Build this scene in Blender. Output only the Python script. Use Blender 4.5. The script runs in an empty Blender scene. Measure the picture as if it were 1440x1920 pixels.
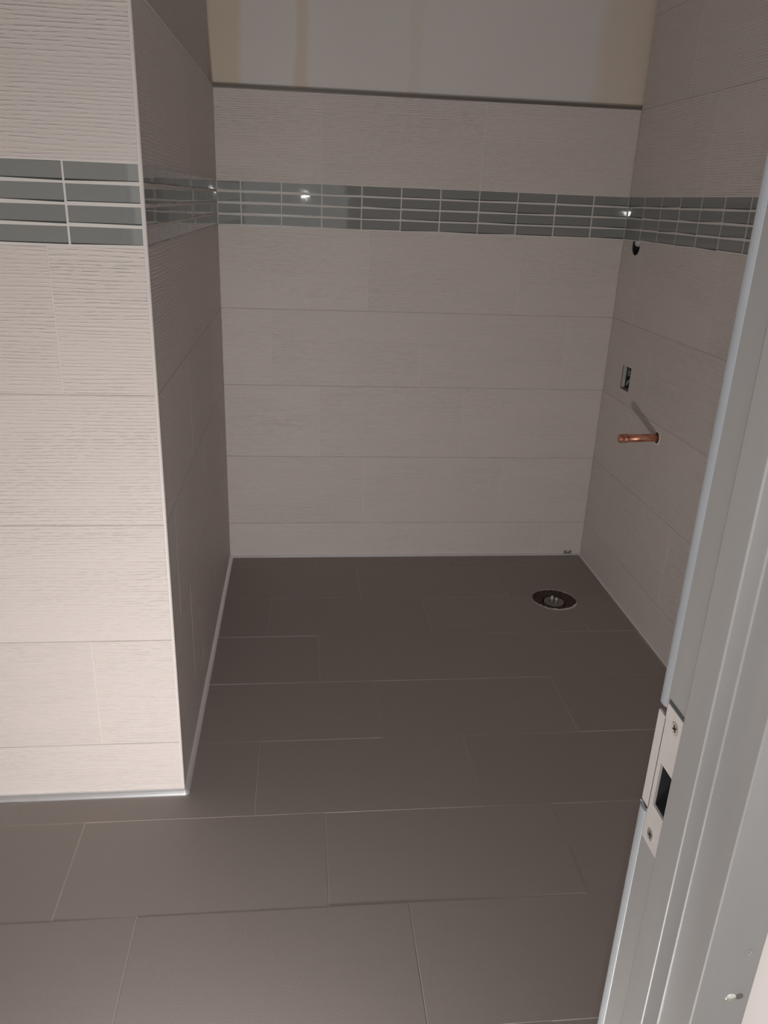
import bpy, bmesh, math, random
from mathutils import Vector, Matrix, Euler

random.seed(7)
scene = bpy.context.scene
col = scene.collection

# ------------------------------------------------------------------ dimensions (metres)
XR, YB, YF = 1.5813, 3.2036, 1.7195        # tiled faces: right wall, back wall, pier front (pier side is x = 0)
ZS, HS, TH = 1.3692, 0.1585, 0.302         # underside and height of the glass band, tile row height
ZC = 2.55                                  # ceiling
CX, CH = 0.306, 1.4761                     # camera

# ------------------------------------------------------------------ camera, world, lights, exposure
cam = bpy.data.cameras.new('camera')
cam.sensor_fit = 'VERTICAL'; cam.sensor_height = 36.0
cam.lens = 1484.63 / 1920 * 36.0
cam.clip_start = 0.02
co = bpy.data.objects.new('camera', cam); col.objects.link(co)
rt = Vector((0.99448493, -0.0981421, 0.03698443))
up = Vector((0.00161859, 0.36695702, 0.93023649))
fw = Vector((0.10486706, 0.92504631, -0.36509208))
m = Matrix((rt, up, -fw)).transposed().to_4x4(); m.translation = (CX, 0, CH)
co.matrix_world = m
scene.camera = co

w = bpy.data.worlds.new('world'); scene.world = w; w.use_nodes = True
w.node_tree.nodes['Background'].inputs[0].default_value = (1.0, 0.985, 0.975, 1)
w.node_tree.nodes['Background'].inputs[1].default_value = 0.80

LAMP = Vector((0.10, 0.31, 0.10)); AIM = Vector((-0.15, 1.0, 0.20)).normalized()
def area(name, loc, direction, sx, sy, power, color):
    l = bpy.data.lights.new(name, 'AREA'); l.shape = 'RECTANGLE'; l.size = sx; l.size_y = sy
    l.energy = power; l.color = color
    o = bpy.data.objects.new(name, l); col.objects.link(o)
    o.location = loc; o.rotation_euler = direction.to_track_quat('-Z', 'Z').to_euler()
    return o
area('work_light_beam', LAMP + AIM * 0.004, AIM, 0.10, 0.07, 15.0, (1.0, 0.98, 0.965)).data.spread = math.radians(180)
fl = bpy.data.lights.new('camera_flash', 'POINT'); fl.energy = 4.6; fl.shadow_soft_size = 0.004; fl.color = (1.0, 0.97, 0.95)
fo = bpy.data.objects.new('camera_flash', fl); col.objects.link(fo); fo.location = (CX + 0.012, 0.0, CH + 0.012)

vs = scene.view_settings
vs.view_transform = 'Standard'; vs.look = 'None'; vs.gamma = 1.0; vs.use_curve_mapping = False
vs.exposure = 0.33

# ------------------------------------------------------------------ materials
def newmat(name):
    mt = bpy.data.materials.new(name); mt.use_nodes = True
    nt = mt.node_tree
    return mt, nt, nt.nodes['Principled BSDF']
def N(nt, t, **kw):
    n = nt.nodes.new(t)
    for k, v in kw.items(): setattr(n, k, v)
    return n
def math_node(nt, op, a, b=None):
    n = N(nt, 'ShaderNodeMath', operation=op)
    for i, v in enumerate((a, b)):
        if v is None: continue
        if isinstance(v, (int, float)): n.inputs[i].default_value = v
        else: nt.links.new(v, n.inputs[i])
    return n.outputs[0]
def noise(nt, vec, scale, detail=3, rough=0.5):
    n = N(nt, 'ShaderNodeTexNoise'); n.inputs['Scale'].default_value = scale
    n.inputs['Detail'].default_value = detail; n.inputs['Roughness'].default_value = rough
    if vec is not None: nt.links.new(vec, n.inputs['Vector'])
    return n.outputs['Fac']
def mixcol(nt, fac, a, b):
    n = N(nt, 'ShaderNodeMix', data_type='RGBA')
    for i, v in ((0, fac), (6, a), (7, b)):
        if isinstance(v, (int, float)): n.inputs[i].default_value = v
        elif isinstance(v, tuple): n.inputs[i].default_value = v
        else: nt.links.new(v, n.inputs[i])
    return n.outputs[2]
def ramp(nt, fac, stops):
    n = N(nt, 'ShaderNodeValToRGB')
    nt.links.new(fac, n.inputs[0])
    e = n.color_ramp.elements
    while len(e) < len(stops): e.new(0.5)
    for x, (p, c) in zip(e, stops): x.position = p; x.color = c
    return n.outputs[0]
def bump(nt, b, height, strength, dist):
    n = N(nt, 'ShaderNodeBump'); n.inputs['Strength'].default_value = strength; n.inputs['Distance'].default_value = dist
    nt.links.new(height, n.inputs['Height']); nt.links.new(n.outputs[0], b.inputs['Normal'])
def world_uv(nt, ku, kv, kr):
    """(horizontal run, height, per-piece shift) for any upright wall"""
    g = N(nt, 'ShaderNodeNewGeometry'); s = N(nt, 'ShaderNodeSeparateXYZ'); nt.links.new(g.outputs['Position'], s.inputs[0])
    oi = N(nt, 'ShaderNodeObjectInfo')
    run = math_node(nt, 'ADD', s.outputs[0], s.outputs[1])
    c = N(nt, 'ShaderNodeCombineXYZ')
    nt.links.new(math_node(nt, 'MULTIPLY', run, ku), c.inputs[0])
    nt.links.new(math_node(nt, 'MULTIPLY', s.outputs[2], kv), c.inputs[1])
    nt.links.new(math_node(nt, 'MULTIPLY', oi.outputs['Random'], kr), c.inputs[2])
    return c.outputs[0], oi.outputs['Random'], s

def plain(name, color, rough=0.5, metal=0.0, var=0.06, vscale=30, bmp=0.0, bscale=200, spec=0.5):
    mt, nt, b = newmat(name)
    tc = N(nt, 'ShaderNodeTexCoord')
    f = noise(nt, tc.outputs['Object'], vscale, 4)
    lo = tuple(c * (1 - var) for c in color) + (1,); hi = tuple(min(1, c * (1 + var)) for c in color) + (1,)
    nt.links.new(mixcol(nt, f, lo, hi), b.inputs['Base Color'])
    b.inputs['Roughness'].default_value = rough; b.inputs['Metallic'].default_value = metal
    b.inputs['Specular IOR Level'].default_value = spec
    if bmp: bump(nt, b, noise(nt, tc.outputs['Object'], bscale, 3), 1.0, bmp)
    return mt

def wall_tile_mat():
    mt, nt, b = newmat('ribbed_wall_tile')
    uv, rnd, s = world_uv(nt, 3.0, 30.0, 40.0)
    n1 = noise(nt, uv, 1.0, 3, 0.5)
    uv2, _, _ = world_uv(nt, 45.0, 130.0, 40.0)
    n2 = noise(nt, uv2, 1.0, 2, 0.5)
    uv3, _, _ = world_uv(nt, 2.0, 7.0, 40.0)
    n3 = noise(nt, uv3, 1.0, 2, 0.5)
    ph = math_node(nt, 'ADD', math_node(nt, 'MULTIPLY', s.outputs[2], 1 / 0.0078), math_node(nt, 'MULTIPLY', n1, 2.2))
    sn = math_node(nt, 'SINE', math_node(nt, 'MULTIPLY', ph, 2 * math.pi))
    rib = math_node(nt, 'MAXIMUM', sn, -0.35)
    brk = N(nt, 'ShaderNodeMapRange'); nt.links.new(n2, brk.inputs[0])
    brk.inputs[1].default_value = 0.40; brk.inputs[2].default_value = 0.58; brk.inputs[3].default_value = 0.12; brk.inputs[4].default_value = 1.0
    amp = N(nt, 'ShaderNodeMapRange'); nt.links.new(n3, amp.inputs[0])
    amp.inputs[1].default_value = 0.3; amp.inputs[2].default_value = 0.7; amp.inputs[3].default_value = 0.35; amp.inputs[4].default_value = 1.0
    h = math_node(nt, 'MULTIPLY', math_node(nt, 'MULTIPLY', rib, brk.outputs[0]), amp.outputs[0])
    h = math_node(nt, 'ADD', h, math_node(nt, 'MULTIPLY', n2, 0.5))
    bump(nt, b, h, 1.0, 0.00095)
    c = mixcol(nt, rnd, (0.575, 0.515, 0.486, 1), (0.605, 0.544, 0.514, 1))
    nt.links.new(mixcol(nt, math_node(nt, 'MULTIPLY', n1, 0.12), c, (0.42, 0.36, 0.33, 1)), b.inputs['Base Color'])
    b.inputs['Roughness'].default_value = 0.52
    b.inputs['Specular IOR Level'].default_value = 0.32
    return mt

def floor_tile_mat():
    mt, nt, b = newmat('taupe_floor_tile')
    g = N(nt, 'ShaderNodeNewGeometry'); oi = N(nt, 'ShaderNodeObjectInfo')
    mp = N(nt, 'ShaderNodeMapping'); mp.inputs['Scale'].default_value = (6, 60, 6)
    nt.links.new(g.outputs['Position'], mp.inputs[0])
    f = noise(nt, mp.outputs[0], 1.0, 4, 0.6)
    c = mixcol(nt, oi.outputs['Random'], (0.30, 0.260, 0.240, 1), (0.32, 0.278, 0.257, 1))
    nt.links.new(mixcol(nt, math_node(nt, 'MULTIPLY', f, 0.16), c, (0.21, 0.181, 0.167, 1)), b.inputs['Base Color'])
    n2 = noise(nt, g.outputs['Position'], 260, 3, 0.6)
    r = N(nt, 'ShaderNodeMapRange'); nt.links.new(noise(nt, g.outputs['Position'], 5, 3), r.inputs[0])
    r.inputs[3].default_value = 0.50; r.inputs[4].default_value = 0.60
    nt.links.new(r.outputs[0], b.inputs['Roughness'])
    b.inputs['Specular IOR Level'].default_value = 0.42
    bump(nt, b, n2, 0.5, 0.0003)
    return mt

def plaster_back_mat():
    """grey-white gypsum board with tan joint compound bands"""
    mt, nt, b = newmat('taped_gypsum_board')
    g = N(nt, 'ShaderNodeNewGeometry'); s = N(nt, 'ShaderNodeSeparateXYZ'); nt.links.new(g.outputs['Position'], s.inputs[0])
    wob = math_node(nt, 'MULTIPLY', math_node(nt, 'SUBTRACT', noise(nt, g.outputs['Position'], 6, 4, 0.6), 0.5), 0.05)
    xx = math_node(nt, 'DIVIDE', math_node(nt, 'ADD', math_node(nt, 'ADD', s.outputs[0], 0.2), wob), 2.0)
    P = lambda x: (x + 0.2) / 2.0
    W = lambda v: (v, v, v, 1)
    k = ramp(nt, xx, [(0, W(1)), (P(.09), W(1)), (P(.11), W(0)), (P(.285), W(0)), (P(.30), W(.85)), (P(.33), W(.85)), (P(.345), W(0)),
                      (P(.69), W(0)), (P(.70), W(.35)), (P(.735), W(.35)), (P(.75), W(0)), (P(1.37), W(0)), (P(1.42), W(.7)), (P(1.50), W(.8)), (P(1.6), W(1))])
    c = mixcol(nt, noise(nt, g.outputs['Position'], 3, 3), (0.62, 0.585, 0.56, 1), (0.67, 0.635, 0.61, 1))
    nt.links.new(mixcol(nt, k, c, (0.62, 0.535, 0.445, 1)), b.inputs['Base Color'])
    b.inputs['Roughness'].default_value = 0.80
    b.inputs['Specular IOR Level'].default_value = 0.2
    bump(nt, b, noise(nt, g.outputs['Position'], 90, 3), 0.3, 0.001)
    return mt

def glass_tile_mat():
    mt, nt, b = newmat('grey_glass_mosaic')
    oi = N(nt, 'ShaderNodeObjectInfo'); g = N(nt, 'ShaderNodeNewGeometry')
    nt.links.new(mixcol(nt, oi.outputs['Random'], (0.205, 0.208, 0.198, 1), (0.225, 0.228, 0.217, 1)), b.inputs['Base Color'])
    b.inputs['Roughness'].default_value = 0.03
    b.inputs['IOR'].default_value = 1.52
    bump(nt, b, noise(nt, g.outputs['Position'], 45, 1), 0.1, 0.0006)
    return mt

def frame_mat():
    mt, nt, b = newmat('primed_steel')
    tc = N(nt, 'ShaderNodeTexCoord')
    mp = N(nt, 'ShaderNodeMapping'); mp.inputs['Scale'].default_value = (30, 30, 3); nt.links.new(tc.outputs['Object'], mp.inputs[0])
    f = noise(nt, mp.outputs[0], 1.0, 4, 0.6)
    nt.links.new(mixcol(nt, f, (0.285, 0.278, 0.272, 1), (0.345, 0.336, 0.328, 1)), b.inputs['Base Color'])
    b.inputs['Metallic'].default_value = 0.25
    r = N(nt, 'ShaderNodeMapRange'); nt.links.new(f, r.inputs[0]); r.inputs[3].default_value = 0.30; r.inputs[4].default_value = 0.48
    nt.links.new(r.outputs[0], b.inputs['Roughness'])
    bump(nt, b, noise(nt, tc.outputs['Object'], 25, 3), 0.3, 0.0008)
    return mt

def copper_mat():
    mt, nt, b = newmat('aged_copper')
    tc = N(nt, 'ShaderNodeTexCoord')
    mp = N(nt, 'ShaderNodeMapping'); mp.inputs['Scale'].default_value = (25, 120, 120); nt.links.new(tc.outputs['Object'], mp.inputs[0])
    f = noise(nt, mp.outputs[0], 1.0, 4, 0.65)
    nt.links.new(ramp(nt, f, [(0.3, (0.30, 0.10, 0.065, 1)), (0.52, (0.62, 0.28, 0.19, 1)), (0.75, (0.80, 0.52, 0.40, 1))]), b.inputs['Base Color'])
    b.inputs['Metallic'].default_value = 0.75; b.inputs['Roughness'].default_value = 0.38
    return mt

def emitter_mat():
    mt, nt, b = newmat('lit_lens')
    b.inputs['Base Color'].default_value = (0.9, 0.9, 0.88, 1)
    b.inputs['Emission Color'].default_value = (1, 0.95, 0.9, 1); b.inputs['Emission Strength'].default_value = 4.0
    return mt

M = dict(
    tile=wall_tile_mat(), ftile=floor_tile_mat(), board=plaster_back_mat(), glass=glass_tile_mat(), steel=frame_mat(), copper=copper_mat(), lens=emitter_mat(),
    glass_edge=plain('dark_glass_edge', (0.035, 0.036, 0.034), 0.30, var=0.1),
    grout=plain('pale_wall_grout', (0.64, 0.585, 0.55), 0.9, var=0.06, vscale=14),
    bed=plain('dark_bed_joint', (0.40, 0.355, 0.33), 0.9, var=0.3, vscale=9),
    mgrout=plain('light_mosaic_grout', (0.60, 0.57, 0.54), 0.85, var=0.05),
    fgrout=plain('floor_grout', (0.44, 0.395, 0.365), 0.9, var=0.45, vscale=5),
    plaster=plain('plaster', (0.52, 0.485, 0.455), 0.85, var=0.05, vscale=6),
    white_wall=plain('corridor_plaster', (0.74, 0.68, 0.645), 0.8, var=0.04, vscale=6),
    ceil=plain('ceiling_paint', (0.82, 0.81, 0.79), 0.9, var=0.03, vscale=4),
    alu=plain('satin_aluminium', (0.82, 0.83, 0.85), 0.33, 0.75, var=0.06, vscale=40),
    edge=plain('pale_edge_profile', (0.60, 0.555, 0.525), 0.4, 0.0, var=0.05),
    darkcap=plain('dark_metal_cap', (0.16, 0.14, 0.125), 0.4, 0.3, var=0.1),
    seal=plain('white_door_seal', (0.30, 0.315, 0.335), 0.4, var=0.1, vscale=18),
    plate=plain('strike_steel', (0.62, 0.585, 0.565), 0.34, 0.35, var=0.08, vscale=60),
    screw=plain('screw_steel', (0.62, 0.60, 0.56), 0.25, 0.8, var=0.1),
    black=plain('void_shade_black', (0.012, 0.012, 0.013), 0.7, var=0.2),  # black that paints shade inside holes and recesses
    dirt=plain('dark_mortar_dirt', (0.065, 0.045, 0.037), 0.9, var=0.6, vscale=55, bmp=0.004, bscale=80),
    mortar=plain('chipped_white_mortar', (0.74, 0.68, 0.63), 0.9, var=0.15, vscale=60, bmp=0.002, bscale=200),
    plug=plain('grey_drain_plug', (0.22, 0.195, 0.18), 0.45, var=0.15, vscale=60),
    prong=plain('pale_plastic', (0.55, 0.51, 0.48), 0.45, var=0.05),
    galv=plain('galvanised_box', (0.52, 0.51, 0.50), 0.5, 0.3, var=0.1),
    dark_cable_gap_shade=plain('dark_cable_gap_shade', (0.05, 0.06, 0.065), 0.45, var=0.1),  # also colours the painted gap shade above the strike plate
    white_wire=plain('white_wire', (0.72, 0.72, 0.72), 0.4, var=0.05),
    tan=plain('cut_board_edge', (0.30, 0.24, 0.20), 0.9, var=0.2, vscale=80),
    lampbody=plain('lamp_body', (0.45, 0.33, 0.04), 0.5, var=0.08),
    lampmetal=plain('lamp_stand_steel', (0.08, 0.08, 0.085), 0.45, 0.4, var=0.1),
)

# ------------------------------------------------------------------ helpers
def link(name, me, parent=None, mats=()):
    o = bpy.data.objects.new(name, me); col.objects.link(o)
    for mt in mats:
        if me is not None and mt.name not in [x.name for x in me.materials if x]: me.materials.append(mt)
    if parent: o.parent = parent
    return o
def bm_mesh(bm, name, smooth=False):
    bmesh.ops.recalc_face_normals(bm, faces=bm.faces)
    if smooth:
        for f in bm.faces: f.smooth = True
    me = bpy.data.meshes.new(name); bm.to_mesh(me); bm.free()
    return me
def add_box(bm, a, b):
    r = bmesh.ops.create_cube(bm, size=1.0)
    c = [(x + y) / 2 for x, y in zip(a, b)]; s = [abs(y - x) for x, y in zip(a, b)]
    for v in r['verts']: v.co = Vector((v.co.x * s[0] + c[0], v.co.y * s[1] + c[1], v.co.z * s[2] + c[2]))
    return r['verts']
def boxes(name, lst, mat, parent=None, bevel=0.0):
    bm = bmesh.new()
    for a, b in lst: add_box(bm, a, b)
    if bevel: bmesh.ops.bevel(bm, geom=list(bm.edges), offset=bevel, segments=2, affect='EDGES', profile=0.5)
    return link(name, bm_mesh(bm, name), parent, [mat])
def lathe(bm, prof, n=24, frame=None, ang0=0.0, close=True):
    """prof: (radius, height) pairs turned about local z, placed by matrix frame"""
    frame = frame or Matrix.Identity(4)
    rings = []
    for r, z in prof:
        rings.append([bm.verts.new(frame @ Vector((r * math.cos(ang0 + 2 * math.pi * i / n), r * math.sin(ang0 + 2 * math.pi * i / n), z))) for i in range(n)])
    for a, b in zip(rings, rings[1:]):
        for i in range(n):
            bm.faces.new((a[i], a[(i + 1) % n], b[(i + 1) % n], b[i]))
    if close:
        bm.faces.new(rings[0]); bm.faces.new(rings[-1])
def tube(bm, pts, r, n=8):
    pts = [Vector(p) for p in pts]; rings = []
    for i, p in enumerate(pts):
        t = (pts[min(i + 1, len(pts) - 1)] - pts[max(i - 1, 0)]).normalized()
        q = t.to_track_quat('Z', 'Y')
        rings.append([bm.verts.new(p + q @ Vector((r * math.cos(2 * math.pi * k / n), r * math.sin(2 * math.pi * k / n), 0))) for k in range(n)])
    for a, b in zip(rings, rings[1:]):
        for k in range(n): bm.faces.new((a[k], a[(k + 1) % n], b[(k + 1) % n], b[k]))
    bm.faces.new(rings[0]); bm.faces.new(rings[-1])
def prism(bm, poly, z0, z1):
    a = [bm.verts.new((x, y, z0)) for x, y in poly]; b = [bm.verts.new((x, y, z1)) for x, y in poly]
    n = len(poly)
    for i in range(n): bm.faces.new((a[i], a[(i + 1) % n], b[(i + 1) % n], b[i]))
    bm.faces.new(a); bm.faces.new(b)
    return a, b
def structure(o, label):
    o['kind'] = 'structure'; o['label'] = label
    return o
def thing(o, label, cat, group=None):
    o['label'] = label; o['category'] = cat
    if group: o['group'] = group
    return o
def empty(name, loc):
    o = bpy.data.objects.new(name, None); col.objects.link(o); o.location = loc; o.empty_display_size = 0.05
    return o
def cutter(kind, *a):
    bm = bmesh.new()
    if kind == 'box': add_box(bm, *a)
    else:
        axis, c, r, d0, d1, n = a
        fr = Matrix.Translation(c) @ (Matrix.Rotation(math.pi / 2, 4, 'Y') if axis == 'X' else Matrix.Identity(4))
        lathe(bm, [(r, d0), (r, d1)], n, fr, 0.07)
    o = bpy.data.objects.new('cutter', bm_mesh(bm, 'cutter')); col.objects.link(o)
    return o
def cut(obj, cutters):
    for c in cutters:
        md = obj.modifiers.new('cut', 'BOOLEAN'); md.operation = 'DIFFERENCE'; md.solver = 'EXACT'; md.object = c
    bpy.context.view_layer.update()
    dg = bpy.context.evaluated_depsgraph_get()
    me = bpy.data.meshes.new_from_object(obj.evaluated_get(dg))
    obj.modifiers.clear(); obj.data = me
def drop(cutters):
    for c in cutters:
        me = c.data; bpy.data.objects.remove(c); bpy.data.meshes.remove(me)

_cache = {}
def tile_mesh(w_, h_, t, bev, key, mats, low=None):
    """chamfered plate lying in local xy, face up (+z) at z = 0; low = height of a dark glass edge along the lower side"""
    k = (round(w_, 4), round(h_, 4), key)
    if k in _cache: return _cache[k]
    x, y = w_ / 2, h_ / 2; lo = low or bev
    B = [(-x, -y, -t), (x, -y, -t), (x, y, -t), (-x, y, -t)]
    S = [(-x, -y, -bev), (x, -y, -bev), (x, y, -bev), (-x, y, -bev)]
    F = [(-x + bev, -y + lo, 0), (x - bev, -y + lo, 0), (x - bev, y - bev, 0), (-x + bev, y - bev, 0)]
    faces = [(3, 2, 1, 0), (8, 9, 10, 11)]
    for i in range(4):
        j = (i + 1) % 4
        faces += [(i, j, j + 4, i + 4), (i + 4, j + 4, j + 8, i + 8)]
    me = bpy.data.meshes.new(key); me.from_pydata(B + S + F, [], faces)
    for mt in mats: me.materials.append(mt)
    if low: me.polygons[3].material_index = 1
    me.update(); _cache[k] = me
    return me

def wall_frame(origin, u, v):
    u, v = Vector(u), Vector(v); n = u.cross(v)
    f = Matrix((u, v, n)).transposed().to_4x4(); f.translation = origin
    return f
FB = wall_frame((0, YB, 0), (1, 0, 0), (0, 0, 1))          # u = x
FF = wall_frame((0, YF, 0), (1, 0, 0), (0, 0, 1))          # u = x
FS = wall_frame((0, 0, 0), (0, 1, 0), (0, 0, 1))           # u = y
FR = wall_frame((XR, 0, 0), (0, -1, 0), (0, 0, 1))         # u = -y
FL = wall_frame((0, 0, 0), (1, 0, 0), (0, 1, 0))           # floor

def lay(parent, frame, name, u0, u1, v0, v1, joint, pitch, gap, t, bev, key, mats, low=None, wob=(0, 0), registry=None):
    """one course of tiles between u0 and u1 with a vertical joint at 'joint' and every 'pitch' from it"""
    cuts = [u0]
    k = math.ceil((u0 - joint) / pitch + 1e-6)
    while joint + k * pitch < u1 - 0.004:
        if joint + k * pitch > u0 + 0.004: cuts.append(joint + k * pitch)
        k += 1
    cuts.append(u1)
    for a, b in zip(cuts, cuts[1:]):
        me = tile_mesh(b - a - gap, v1 - v0 - gap, t, bev, key, mats, low)
        o = bpy.data.objects.new(name, me); col.objects.link(o); o.parent = parent
        tilt = Euler((random.uniform(-1, 1) * wob[1], random.uniform(-1, 1) * wob[1], 0)).to_matrix().to_4x4()
        o.matrix_world = frame @ Matrix.Translation(((a + b) / 2, (v0 + v1) / 2, random.uniform(-1, 0.3) * wob[0])) @ tilt
        if registry is not None: registry.append((o, a, b, v0, v1))

# ------------------------------------------------------------------ structure: shell
X0, Y0 = -1.40, 0.585            # left end of the room and inner face of the door wall
wall_back = structure(boxes('wall_back', [((-0.05, YB + 0.012, -0.05), (XR + 0.012, YB + 0.13, ZC))], M['board']), 'back wall of the alcove, taupe tile below bare gypsum board')
wall_right = structure(boxes('wall_right', [((XR + 0.012, Y0 - 0.015, -0.05), (XR + 0.14, YB + 0.13, ZC))], M['plaster']), 'right wall fully clad in taupe tile with glass band')
wall_pier = structure(boxes('wall_pier', [((X0, YF + 0.012, -0.05), (-0.012, YB + 0.13, ZC))], M['plaster']), 'tiled pier on the left with pale corner profile')
wall_left = structure(boxes('wall_left', [((X0 - 0.12, Y0 - 0.015, -0.05), (X0, YF + 0.2, ZC))], M['plaster']), 'plain left wall of the room out of view')
XJ, XS = 0.6412, 0.625           # door frame: rabbet face and stop face on the right jamb
OP = 0.914                       # clear opening between rabbet faces
XJL = XJ - OP
Yn, Ysn, Ysf, Yfar = 0.4463, 0.490, 0.5255, 0.584
wall_front = structure(boxes('wall_front', [((XJ + 0.030, Yn + 0.012, -0.05), (2.6, 0.57, ZC)), ((-1.9, Yn + 0.012, -0.05), (XJL - 0.030, 0.57, ZC)),
                                          ((XJL - 0.030, Yn + 0.012, 2.13), (XJ + 0.030, 0.57, ZC))], M['white_wall']), 'pale plastered wall around the steel door frame')
floor = structure(boxes('floor', [((-1.9, -1.2, -0.10), (2.6, YB + 0.12, -0.0010))], M['fgrout']), 'taupe porcelain tile floor laid in staggered courses')
ceiling = structure(boxes('ceiling', [((X0 - 0.12, Yn + 0.012, ZC), (XR + 0.14, YB + 0.13, ZC + 0.1))], M['ceil']), 'plain ceiling above the room')

# ------------------------------------------------------------------ tiles
ROWS = [ZS - TH * 4, ZS - TH * 3, ZS - TH * 2, ZS - TH, ZS]     # bed joints below the band
ZT = ZS + HS + TH                                               # top of the tiling on three faces
TG, TT, TB = 0.0022, 0.0085, 0.0004
def grout(parent, frame, u0, u1, v0, v1, mat, back=0.013):
    bm = bmesh.new(); add_box(bm, (u0, v0, -back), (u1, v1, -0.0006))
    o = link('grout', bm_mesh(bm, 'grout'), parent, [mat]); o.matrix_world = frame
    return o
def clad(parent, frame, u0, u1, joints, mj, above, reg=None):
    """joints: bottom course to the one under the band, then the courses above"""
    g = [grout(parent, frame, u0, u1, 0, ZS, M['grout']), grout(parent, frame, u0, u1, ZS, ZS + HS, M['mgrout']), grout(parent, frame, u0, u1, ZS + HS, above[-1][1], M['grout'])]
    lows = [0.0] + ROWS[:-1]
    bm = bmesh.new()
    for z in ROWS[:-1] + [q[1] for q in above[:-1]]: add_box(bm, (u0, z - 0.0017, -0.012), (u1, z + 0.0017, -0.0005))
    o = link('bed_joint', bm_mesh(bm, 'bed_joint'), parent, [M['bed']]); o.matrix_world = frame; o['label'] = 'darker bed joints'  # strips darker than the grout, between the courses
    for i, z1 in enumerate(ROWS):
        lay(parent, frame, 'tile', u0, u1, lows[i], z1, joints[i], 0.602, TG, TT, TB, 'wall_tile', [M['tile']], None, (0.0003, 0.0004), reg)
    ph = HS / 4
    for i in range(4):
        lay(parent, frame, 'glass_tile', u0, u1, ZS + i * ph, ZS + (i + 1) * ph, mj, 0.1503, 0.0032, 0.008, 0.0011, 'glass_tile', [M['glass'], M['glass_edge']], 0.0052, (0.0002, 0.0045))
    for j, (za, zb) in enumerate(above):
        lay(parent, frame, 'tile', u0, u1, za, zb, joints[5 + j], 0.602, TG, TT, TB, 'wall_tile', [M['tile']], None, (0.0003, 0.0004), reg)
    return g
top1 = [(ZS + HS, ZT)]
clad(wall_back, FB, 0.0, XR, [0.188, 0.575, 0.384, 0.191, 0.570, 0.386], 0.087, top1)
clad(wall_pier, FF, X0, -0.0055, [-0.597, -0.197, -0.597, -0.397, -0.196, -0.597], -0.151, top1)
clad(wall_pier, FS, YF + 0.004, YB, [2.211, 2.018, 1.84, 2.227, 2.016, 1.827], 2.168, top1)
reg = []
above_r = [(ZS + HS, ZT), (ZT, ZT + TH), (ZT + TH, ZT + 2 * TH), (ZT + 2 * TH, ZC)]
g_right = clad(wall_right, FR, -YB, -Y0, [-2.825, -2.413, -2.610, -2.799, -2.405, -2.600, -2.81, -2.41, -2.60], -3.051, above_r, reg)

# floor courses
FY = [YB, 3.101, 2.806, 2.516, 2.219, 1.921, 1.622, 1.329, 1.032, 0.736, Y0]
FJ = [0.37, 0.546, 0.190, 0.369, 0.546, 0.187, 0.368, 0.548, 0.190, 0.369]
freg = []
for i, j in enumerate(FJ):
    y1, y0 = FY[i], FY[i + 1]
    x_left = 0.0 if y0 >= YF else X0          # the course at the pier's front edge runs on under the pier
    lay(floor, FL, 'tile', x_left, XR, y0, y1, j, 0.5995, 0.002, 0.009, 0.0007, 'floor_tile', [M['ftile']], None, (0.0006, 0.0016), freg)

# ------------------------------------------------------------------ openings cut in walls and floor
BOX = (2.946, 3.031, 0.814, 0.908)                 # socket opening: y0, y1, z0, z1
PIPE = Vector((XR, 2.6356, 0.7215))
VALVE = Vector((XR, 3.074, 1.355))
DR = Vector((1.330, 2.775, 0.0)); DRR = 0.088
cw = [cutter('box', (XR - 0.05, BOX[0], BOX[2]), (XR + 0.075, BOX[1], BOX[3])),
      cutter('cyl', 'X', PIPE, 0.0215, -0.05, 0.05, 11),
      cutter('cyl', 'X', VALVE, 0.037, -0.05, 0.06, 28)]
cut(wall_right, cw); cut(g_right[0], cw)
for o, a, b, v0, v1 in reg:
    for c, (ya, yb, za, zb) in zip(cw, (BOX, (PIPE.y - .022, PIPE.y + .022, PIPE.z - .022, PIPE.z + .022), (VALVE.y - .037, VALVE.y + .037, VALVE.z - .037, ZS - 0.001))):
        if -b < yb and -a > ya and v0 < zb and v1 > za: cut(o, [c])
drop(cw)
cf = [cutter('cyl', 'Z', DR, DRR, -0.06, 0.05, 40)]
cut(floor, cf)
for o, a, b, v0, v1 in freg:
    if a < DR.x + DRR and b > DR.x - DRR and v0 < DR.y + DRR and v1 > DR.y - DRR: cut(o, cf)
drop(cf)

# ------------------------------------------------------------------ trims
def sweep(name, path, prof, mat, label):
    """path: list of (x, y, nx, ny) along the wall with outward normals; prof: (out, height)"""
    bm = bmesh.new(); rings = []
    for x, y, nx, ny in path:
        rings.append([bm.verts.new((x + nx * d, y + ny * d, z)) for d, z in prof])
    n = len(prof)
    for a, b in zip(rings, rings[1:]):
        for i in range(n): bm.faces.new((a[i], a[(i + 1) % n], b[(i + 1) % n], b[i]))
    bm.faces.new(rings[0]); bm.faces.new(rings[-1])
    return structure(link(name, bm_mesh(bm, name), None, [mat]), label)
cove = [(0.0, 0.0), (0.013, 0.0), (0.0135, 0.003), (0.011, 0.0065), (0.007, 0.0105), (0.003, 0.0135), (0.0, 0.0145)]
corner = [(0, YF, math.sin(t), -math.cos(t)) for t in [k * math.pi / 2 / 6 for k in range(7)]]
sweep('baseboard_pier', [(X0, YF, 0, -1)] + corner + [(0, YB, 1, 0)], cove, M['alu'], 'aluminium cove strip round the foot of the pier')
thin = [(d * 0.62, z * 0.62) for d, z in cove]
sweep('baseboard_back', [(0.008, YB, 0, -1), (XR, YB, 0, -1)], thin, M['alu'], 'bright aluminium strip along the foot of the back wall')
sweep('baseboard_right', [(XR, YB, -1, 0), (XR, Y0, -1, 0)], thin, M['edge'], 'dull strip along the foot of the right wall')
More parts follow.
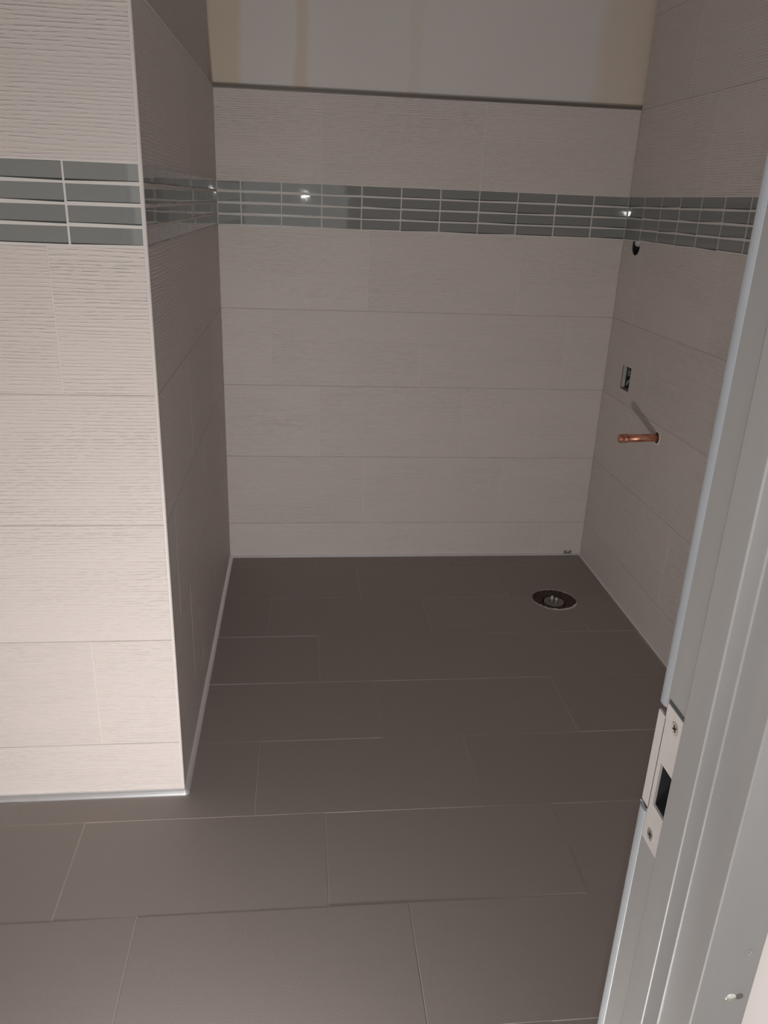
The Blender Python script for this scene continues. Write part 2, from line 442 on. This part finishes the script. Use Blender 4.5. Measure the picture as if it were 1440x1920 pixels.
# pale profile on the pier's outer corner
bm = bmesh.new()
prism(bm, [(-0.0055, YF - 0.0008), (-0.0022, YF - 0.0008), (-0.0004, YF), (0.0008, YF + 0.0018), (0.0008, YF + 0.0028), (-0.0015, YF + 0.0028), (-0.0015, YF + 0.0105), (-0.0055, YF + 0.0105)], 0.002, ZT + 0.004)
structure(link('trim_1', bm_mesh(bm, 'corner_profile'), None, [M['edge']]), 'pale edge profile up the corner of the pier')
# caps on the tiling
structure(boxes('trim_2', [((0.0, YB - 0.0015, ZT + 0.0005), (XR, YB + 0.0118, ZT + 0.0110))], M['darkcap'], None, 0.0012), 'dark metal cap along the top of the back wall tiling')
structure(boxes('trim_3', [((-0.0118, YF + 0.004, ZT + 0.0005), (0.0004, YB, ZT + 0.005))], M['edge'], None, 0.0008), 'thin cap along the top of the pier side tiling')
structure(boxes('trim_4', [((X0, YF - 0.0004, ZT + 0.0005), (-0.009, YF + 0.0118, ZT + 0.005))], M['edge'], None, 0.0008), 'thin cap along the top of the pier front tiling')

# ------------------------------------------------------------------ door frame
door = empty('door_1', (XJ, Yn, 0)); structure(door, 'grey primed steel door frame with strike plate on the right jamb')
def rel(o): o.location = -door.location; o.parent = door; return o
def jamb(sign, x_r):
    px = lambda d: x_r + sign * d         # d > 0 runs into the wall
    poly = [(px(0.049), Yn + 0.012), (px(0.049), Yn), (px(0), Yn), (px(0), Ysn), (px(-0.0162), Ysn), (px(-0.0162), Ysf), (px(0), Ysf), (px(0), Yfar), (px(0.049), Yfar), (px(0.049), Yfar - 0.012), (px(0.030), Yfar - 0.0145), (px(0.030), Yn + 0.012)]
    bm = bmesh.new(); prism(bm, poly, 0.0, 2.13)
    ed = [e for e in bm.edges if abs(e.verts[0].co.z - e.verts[1].co.z) > 1]
    ed = [e for e in ed if abs(e.verts[0].co.x - px(0.030)) > 1e-4]
    bmesh.ops.bevel(bm, geom=ed, offset=0.0017, segments=3, affect='EDGES', profile=0.5)
    o = link('jamb', bm_mesh(bm, 'jamb'), None, [M['steel']])
    return o
jr = jamb(1, XJ)
jl = jamb(-1, XJL)
# latch opening, bolt hole and dent behind the strike
cj = [cutter('box', (XJ - 0.004, 0.5475, 0.948), (XJ + 0.022, 0.5725, 1.002)),
      cutter('box', (XJ - 0.004, Yfar - 0.006, 0.935), (XJ + 0.004, Yfar + 0.01, 1.046))]
cut(jr, cj); rel(jr); rel(jl)
# head
bm = bmesh.new(); a = 2.064
add_box(bm, (XJL, Yn, a), (XJ, Ysn, 2.13)); add_box(bm, (XJL, Ysn, a - 0.0162), (XJ, Ysf, 2.13)); add_box(bm, (XJL, Ysf, a), (XJ, Yfar, 2.13))
rel(link('head', bm_mesh(bm, 'head'), None, [M['steel']]))
# bulb seal on the far edge, interrupted at the strike
def seal(z0, z1):
    bm = bmesh.new()
    poly = [(XJ + 0.004, Yfar - 0.001)]
    for k in range(9):
        t = math.pi * k / 8
        poly.append((XJ + 0.004 - 0.0042 * math.sin(t), Yfar + 0.0082 - 0.0084 * math.cos(t)))
    poly.append((XJ + 0.004, Yfar + 0.0170))
    prism(bm, poly[1:], z0, z1)
    bmesh.ops.bevel(bm, geom=[e for e in bm.edges if abs(e.verts[0].co.z - e.verts[1].co.z) < 1e-5 and e.verts[0].co.z > (z0 + z1) / 2], offset=0.0018, segments=2, affect='EDGES')
    o = rel(link('seal', bm_mesh(bm, 'seal'), None, [M['seal']])); o['label'] = 'pale rubber bulb seal'
seal(1.050, 2.06); seal(0.0, 0.930)
# strike plate with a rolled lip
bm = bmesh.new(); xp = XJ - 0.0016
add_box(bm, (xp, Ysf + 0.002, 0.906), (XJ + 0.001, 0.5790, 1.060))
add_box(bm, (xp, 0.5780, 0.940), (XJ + 0.0008, 0.5925, 1.044))
for k, t in enumerate((20, 45, 70)):
    add_box(bm, (xp + 0.0008 * (k + 0.4), 0.5915 + 0.0022 * k, 0.944 + 0.004 * k), (xp + 0.0008 * (k + 0.4) + 0.0015, 0.5950 + 0.0022 * k, 1.040 - 0.003 * k))
plate = link('strike_plate', bm_mesh(bm, 'strike_plate'), None, [M['plate']]); plate['label'] = 'bright steel strike plate'
cp = [cutter('box', (XJ - 0.01, 0.5485, 0.951), (XJ + 0.01, 0.5712, 0.999))]
cut(plate, cp); drop(cp); drop(cj); rel(plate)
bm = bmesh.new()
for q in (((XJ + 0.018, 0.5475, 0.948), (XJ + 0.0215, 0.5725, 1.002)), ((XJ + 0.0008, 0.5713, 0.948), (XJ + 0.02, 0.5723, 1.002)), ((XJ + 0.0008, 0.5477, 0.948), (XJ + 0.02, 0.5484, 1.002)),
          ((XJ + 0.0008, 0.5477, 0.9483), (XJ + 0.02, 0.5723, 0.9508)), ((XJ + 0.0008, 0.5477, 0.9992), (XJ + 0.02, 0.5723, 1.0017))): add_box(bm, *q)
o = rel(link('latch_shade_liner', bm_mesh(bm, 'latch_shade_liner'), None, [M['black']])); o['label'] = 'latch opening with its shade painted as black lining'  # black plates paint deep shade onto the pocket walls
for y, z in ((0.5600, 1.0455), (0.5650, 0.9195)):
    bm = bmesh.new()
    fr = Matrix.Translation((xp, y, z)) @ Matrix.Rotation(-math.pi / 2, 4, 'Y')
    lathe(bm, [(0.0066, -0.0006), (0.0066, 0.0001), (0.0058, 0.0005), (0.0015, 0.0003)], 20, fr)
    sc = link('screw', bm_mesh(bm, 'screw'), plate, [M['screw']])
    bm = bmesh.new()
    for ang in (0.5, 0.5 + math.pi / 2):
        vv = add_box(bm, (-0.0007, -0.0034, 0.0003), (0.0007, 0.0034, 0.0007))
        bmesh.ops.transform(bm, matrix=fr @ Matrix.Rotation(ang, 4, 'Z'), verts=vv)
    dk = link('screw', bm_mesh(bm, 'screw_recess'), plate, [M['black']]); dk.name = 'screw_recess'
bm = bmesh.new(); add_box(bm, (XJ - 0.0006, Ysf + 0.002, 1.0602), (XJ + 0.001, 0.5790, 1.0635)); add_box(bm, (XJ - 0.0006, 0.5785, 1.0445), (XJ + 0.001, 0.5835, 1.0500))
rel(link('mortise_gap_shade', bm_mesh(bm, 'mortise_gap_shade'), None, [M['dark_cable_gap_shade']]))  # dark strips painted as the shadow along the plate's top edge and notch
# frame screw and plugged hole on the corridor-side face
bm = bmesh.new(); fr = Matrix.Translation((0.6770, Yn, 0.9040)) @ Matrix.Rotation(math.pi / 2, 4, 'X')
lathe(bm, [(0.0030, -0.001), (0.0030, 0.0005), (0.0024, 0.0007), (0.0020, 0.0002)], 18, fr)
o = rel(link('hole_plug', bm_mesh(bm, 'hole_plug'), None, [M['steel']]))
bm = bmesh.new(); fr = Matrix.Translation((0.6725, Yn, 0.8515)) @ Matrix.Rotation(math.pi / 2, 4, 'X')
lathe(bm, [(0.0052, -0.001), (0.0048, 0.0006), (0.0030, 0.0017), (0.0010, 0.0021)], 20, fr)
o = rel(link('frame_screw', bm_mesh(bm, 'frame_screw', True), None, [M['screw']]))
bm = bmesh.new(); fr = Matrix.Translation((0.6800, Yn, 0.8525)) @ Matrix.Rotation(math.pi / 2, 4, 'X')
lathe(bm, [(0.0034, -0.001), (0.0034, 0.0003)], 18, fr)
o = rel(link('dark_spot', bm_mesh(bm, 'dark_spot'), None, [M['darkcap']]))  # flat dark disc to the right of the frame screw

# ------------------------------------------------------------------ copper stub pipe
pipe = empty('copper_pipe', PIPE); thing(pipe, 'copper stub pipe with a ringed end sticking out of the right wall', 'pipe')
bm = bmesh.new()
fr = Matrix.Rotation(-math.pi / 2 - 0.03, 4, 'Y') @ Matrix.Identity(4)
lathe(bm, [(0.0140, -0.045), (0.0140, 0.040), (0.0143, 0.110)], 28, fr)
o = link('tube', bm_mesh(bm, 'tube', True), pipe, [M['copper']])
bm = bmesh.new()
lathe(bm, [(0.0140, 0.108), (0.0153, 0.110), (0.0153, 0.113), (0.0172, 0.1145), (0.0175, 0.118), (0.0158, 0.1205), (0.0153, 0.1225), (0.0155, 0.137), (0.0146, 0.1415), (0.0110, 0.1425)], 28, fr)
o = link('end_cap', bm_mesh(bm, 'end_cap', True), pipe, [M['copper']]); o['label'] = 'soldered copper end fitting'
# chipped pale filler round the hole
bm = bmesh.new(); n = 20
ra, rb = [], []
for i in range(n):
    t = -2.0 + 4.0 * i / (n - 1)
    ra.append((0.0205 + random.uniform(-.001, .0012), t)); rb.append((0.0255 + random.uniform(-.0015, .003), t))
def pv(r, t, d): return bm.verts.new((d, -r * math.cos(t), r * math.sin(t)))
A = [pv(r, t, -0.0016) for r, t in ra]; B = [pv(r, t, -0.0012) for r, t in rb]; C = [pv(r, t, 0.002) for r, t in ra]; D = [pv(r, t, 0.002) for r, t in rb]
for i in range(n - 1):
    bm.faces.new((A[i], A[i + 1], B[i + 1], B[i])); bm.faces.new((A[i], C[i], C[i + 1], A[i + 1])); bm.faces.new((B[i], B[i + 1], D[i + 1], D[i])); bm.faces.new((C[i], D[i], D[i + 1], C[i + 1]))
bm.faces.new((A[0], B[0], D[0], C[0])); bm.faces.new((A[-1], C[-1], D[-1], B[-1]))
o = link('filler', bm_mesh(bm, 'filler'), pipe, [M['mortar']]); o['label'] = 'chipped pale filler'

# ------------------------------------------------------------------ electrical box in its opening
y0, y1, z0, z1 = BOX
jb = empty('junction_box', (XR + 0.07, (y0 + y1) / 2, z0)); thing(jb, 'open electrical box with loose white wires in the right wall', 'electrical box')
def jrel(o): o.location = -jb.location; o.parent = jb; return o
e = 0.002
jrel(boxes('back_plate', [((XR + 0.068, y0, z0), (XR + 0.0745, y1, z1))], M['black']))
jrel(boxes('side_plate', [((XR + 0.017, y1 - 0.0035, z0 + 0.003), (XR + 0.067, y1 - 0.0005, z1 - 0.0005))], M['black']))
jrel(boxes('flange', [((XR + 0.0035, y1 - 0.0045, z0 + 0.005), (XR + 0.0165, y1 - 0.0008, z1 - 0.002))], M['galv']))
jrel(boxes('rear_lip', [((XR + 0.0012, y1 - 0.0025, z0 + 0.003), (XR + 0.0033, y1 - 0.0006, z1 - 0.0006))], M['darkcap']))
jrel(boxes('bottom_plate', [((XR + 0.003, y0 + 0.0005, z0 + 0.0003), (XR + 0.066, y1 - 0.005, z0 + 0.0022))], M['tan']))
for pts, r, mk in (
    ([(XR + .021, y1 - .010, z1 - .004), (XR + .0205, y1 - .010, z0 + .06), (XR + .020, y1 - .010, z0 + .03), (XR + .021, y1 - .010, z0 + .006)], 0.0042, 'dark_cable_gap_shade'),
    ([(XR + .022, y1 - .016, z0 + .007), (XR + .0215, y1 - .016, z0 + .018), (XR + .024, y1 - .016, z0 + .028), (XR + .029, y1 - .016, z0 + .036), (XR + .034, y1 - .016, z0 + .046)], 0.0013, 'white_wire'),
    ([(XR + .034, y1 - .012, z0 + .054), (XR + .026, y1 - .012, z0 + .052), (XR + .0245, y1 - .012, z0 + .058), (XR + .026, y1 - .012, z0 + .078)], 0.0011, 'white_wire'),
    ([(XR + .034, y1 - .012, z0 + .066), (XR + .026, y1 - .013, z0 + .065)], 0.0011, 'white_wire')):
    bm = bmesh.new(); tube(bm, pts, r)
    jrel(link('cable' if r > .003 else 'wire', bm_mesh(bm, 'wire', True), None, [M[mk]]))

# ------------------------------------------------------------------ valve hole under the glass band
vh = empty('valve_body', VALVE + Vector((0.055, 0, 0))); thing(vh, 'pale fitting in the dark round hole under the glass band', 'pipe fitting')
def vrel(o): o.location = -vh.location; o.parent = vh; return o
vrel(boxes('back_plate', [((XR + 0.052, VALVE.y - 0.036, VALVE.z - 0.036), (XR + 0.060, VALVE.y + 0.036, VALVE.z + 0.036))], M['black']))  # black backing paints the depth of the hole dark
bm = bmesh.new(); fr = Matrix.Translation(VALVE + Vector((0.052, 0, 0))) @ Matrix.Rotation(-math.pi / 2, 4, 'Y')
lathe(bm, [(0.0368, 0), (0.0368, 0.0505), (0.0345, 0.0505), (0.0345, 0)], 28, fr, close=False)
vrel(link('hole_shade_liner', bm_mesh(bm, 'hole_shade_liner'), None, [M['black']]))  # added black liner, painting shade over the hole's pale walls
bm = bmesh.new(); fr = Matrix.Translation(VALVE + Vector((0.0225, 0.013, 0.012))) @ Matrix.Rotation(-math.pi / 2, 4, 'Y')
lathe(bm, [(0.0175, -0.02), (0.0175, 0.012), (0.0155, 0.016), (0.010, 0.020), (0.007, 0.020)], 24, fr)
vrel(link('fitting', bm_mesh(bm, 'fitting'), None, [M['prong']]))

# ------------------------------------------------------------------ floor drain
dr = empty('floor_drain', DR); thing(dr, 'unfinished round floor drain with grey plug and chipped mortar rim', 'drain')
bm = bmesh.new()
n = 48; R = [(0.0865, -0.003), (0.083, -0.006), (0.066, -0.009), (0.052, -0.010), (0.046, -0.018)]
rings = []
for r, z in R:
    rings.append([bm.verts.new(((r + random.uniform(-.0015, .0006)) * math.cos(2 * math.pi * i / n), (r + random.uniform(-.0015, .0006)) * math.sin(2 * math.pi * i / n), z + random.uniform(-.002, .002))) for i in range(n)])
for a, b in zip(rings, rings[1:]):
    for i in range(n): bm.faces.new((a[i], a[(i + 1) % n], b[(i + 1) % n], b[i]))
low = [[bm.verts.new((r * math.cos(2 * math.pi * i / n), r * math.sin(2 * math.pi * i / n), -0.05)) for i in range(n)] for r in (0.0865, 0.046)]
for i in range(n):
    bm.faces.new((rings[0][i], low[0][i], low[0][(i + 1) % n], rings[0][(i + 1) % n])); bm.faces.new((rings[-1][i], rings[-1][(i + 1) % n], low[1][(i + 1) % n], low[1][i]))
    bm.faces.new((low[0][i], low[1][i], low[1][(i + 1) % n], low[0][(i + 1) % n]))
o = link('mortar_bed', bm_mesh(bm, 'mortar_bed'), dr, [M['dirt']]); o['label'] = 'dark dirty mortar bed'
bm = bmesh.new(); lathe(bm, [(0.0405, -0.05), (0.0405, -0.0125), (0.0395, -0.0105), (0.030, -0.0100), (0.0285, -0.0115), (0.020, -0.0125), (0.018, -0.0185), (0.004, -0.019)], 36)
link('plug', bm_mesh(bm, 'plug'), dr, [M['plug']])
for px, py, h in ((-0.0085, 0.006, 0.012), (0.007, -0.004, 0.008)):
    bm = bmesh.new(); add_box(bm, (px - .0042, py - .0022, -0.0192), (px + .0042, py + .0022, h))
    bmesh.ops.bevel(bm, geom=list(bm.edges), offset=0.0008, segments=1, affect='EDGES')
    link('prong', bm_mesh(bm, 'prong'), dr, [M['prong']])
# chipped mortar along the front edge of the hole
bm = bmesh.new(); n = 44; outer, inner, under = [], [], []
for i in range(n):
    t = math.radians(190 + 150 * i / (n - 1))
    k = math.sin(math.pi * i / (n - 1)) ** 0.6
    ro = 0.0880 + k * random.uniform(0.0055, 0.0075); ri = 0.0872 - k * random.uniform(0.0030, 0.0100)
    c, s_ = math.cos(t), math.sin(t)
    outer.append(bm.verts.new((ro * c, ro * s_, 0.0009))); inner.append(bm.verts.new((ri * c, ri * s_, 0.0004 - random.uniform(0, .003)))); under.append(bm.verts.new((ri * c, ri * s_, -0.014)))
for i in range(n - 1):
    bm.faces.new((outer[i], outer[i + 1], inner[i + 1], inner[i])); bm.faces.new((inner[i], inner[i + 1], under[i + 1], under[i])); bm.faces.new((outer[i], under[i], under[i + 1], outer[i + 1]))
o = link('mortar_rim', bm_mesh(bm, 'mortar_rim'), dr, [M['mortar']]); o['label'] = 'chipped pale mortar rim'

# ------------------------------------------------------------------ small tile clip left at the foot of the back wall
cl = empty('tile_clip', (1.520, YB - 0.004, 0.0095)); thing(cl, 'small dark tile levelling clip at the foot of the back wall', 'clip')
bm = bmesh.new(); add_box(bm, (-0.016, -0.003, 0.0), (0.016, 0.0035, 0.004)); link('base', bm_mesh(bm, 'clip_base'), cl, [M['plug']])
for s_ in (-1, 1):
    bm = bmesh.new(); add_box(bm, (s_ * 0.0115 - .0045, -0.003, 0.0035), (s_ * 0.0115 + .0045, 0.0035, 0.012)); link('arm', bm_mesh(bm, 'clip_arm'), cl, [M['plug']])

# ------------------------------------------------------------------ work light on the floor, below the frame of the photograph
wl = empty('work_light', (LAMP.x, LAMP.y, 0)); thing(wl, 'portable flood work light standing on the floor by the doorway', 'work light')
q = AIM.to_track_quat('-Z', 'Z').to_matrix().to_4x4()
fr = Matrix.Translation(Vector((0, 0, LAMP.z))) @ q
def wpart(name, lst, mat, bevel=0.0):
    bm = bmesh.new()
    for a, b in lst: add_box(bm, a, b)
    if bevel: bmesh.ops.bevel(bm, geom=list(bm.edges), offset=bevel, segments=2, affect='EDGES')
    bmesh.ops.transform(bm, matrix=fr, verts=bm.verts)
    link(name, bm_mesh(bm, name), wl, [mat])
wpart('housing', [((-0.065, -0.05, 0.004), (0.065, 0.05, 0.034))], M['lampbody'], 0.004)
wpart('lens', [((-0.054, -0.039, 0.0005), (0.054, 0.039, 0.0045))], M['lens'])
wpart('bezel', [((-0.063, 0.040, -0.003), (0.063, 0.048, 0.005)), ((-0.063, -0.048, -0.003), (0.063, -0.040, 0.005)), ((-0.063, -0.041, -0.003), (-0.055, 0.041, 0.005)), ((0.055, -0.041, -0.003), (0.063, 0.041, 0.005))], M['lampmetal'])
for s_ in (-1, 1):
    bm = bmesh.new()
    side = (fr @ Vector((s_ * 0.069, 0, 0.02)))
    foot = Vector((side.x, side.y, 0.006))
    back = foot - Vector((AIM.x, AIM.y, 0)).normalized() * 0.09
    tube(bm, [side, foot, back], 0.005)
    link('stand', bm_mesh(bm, 'stand', True), wl, [M['lampmetal']])
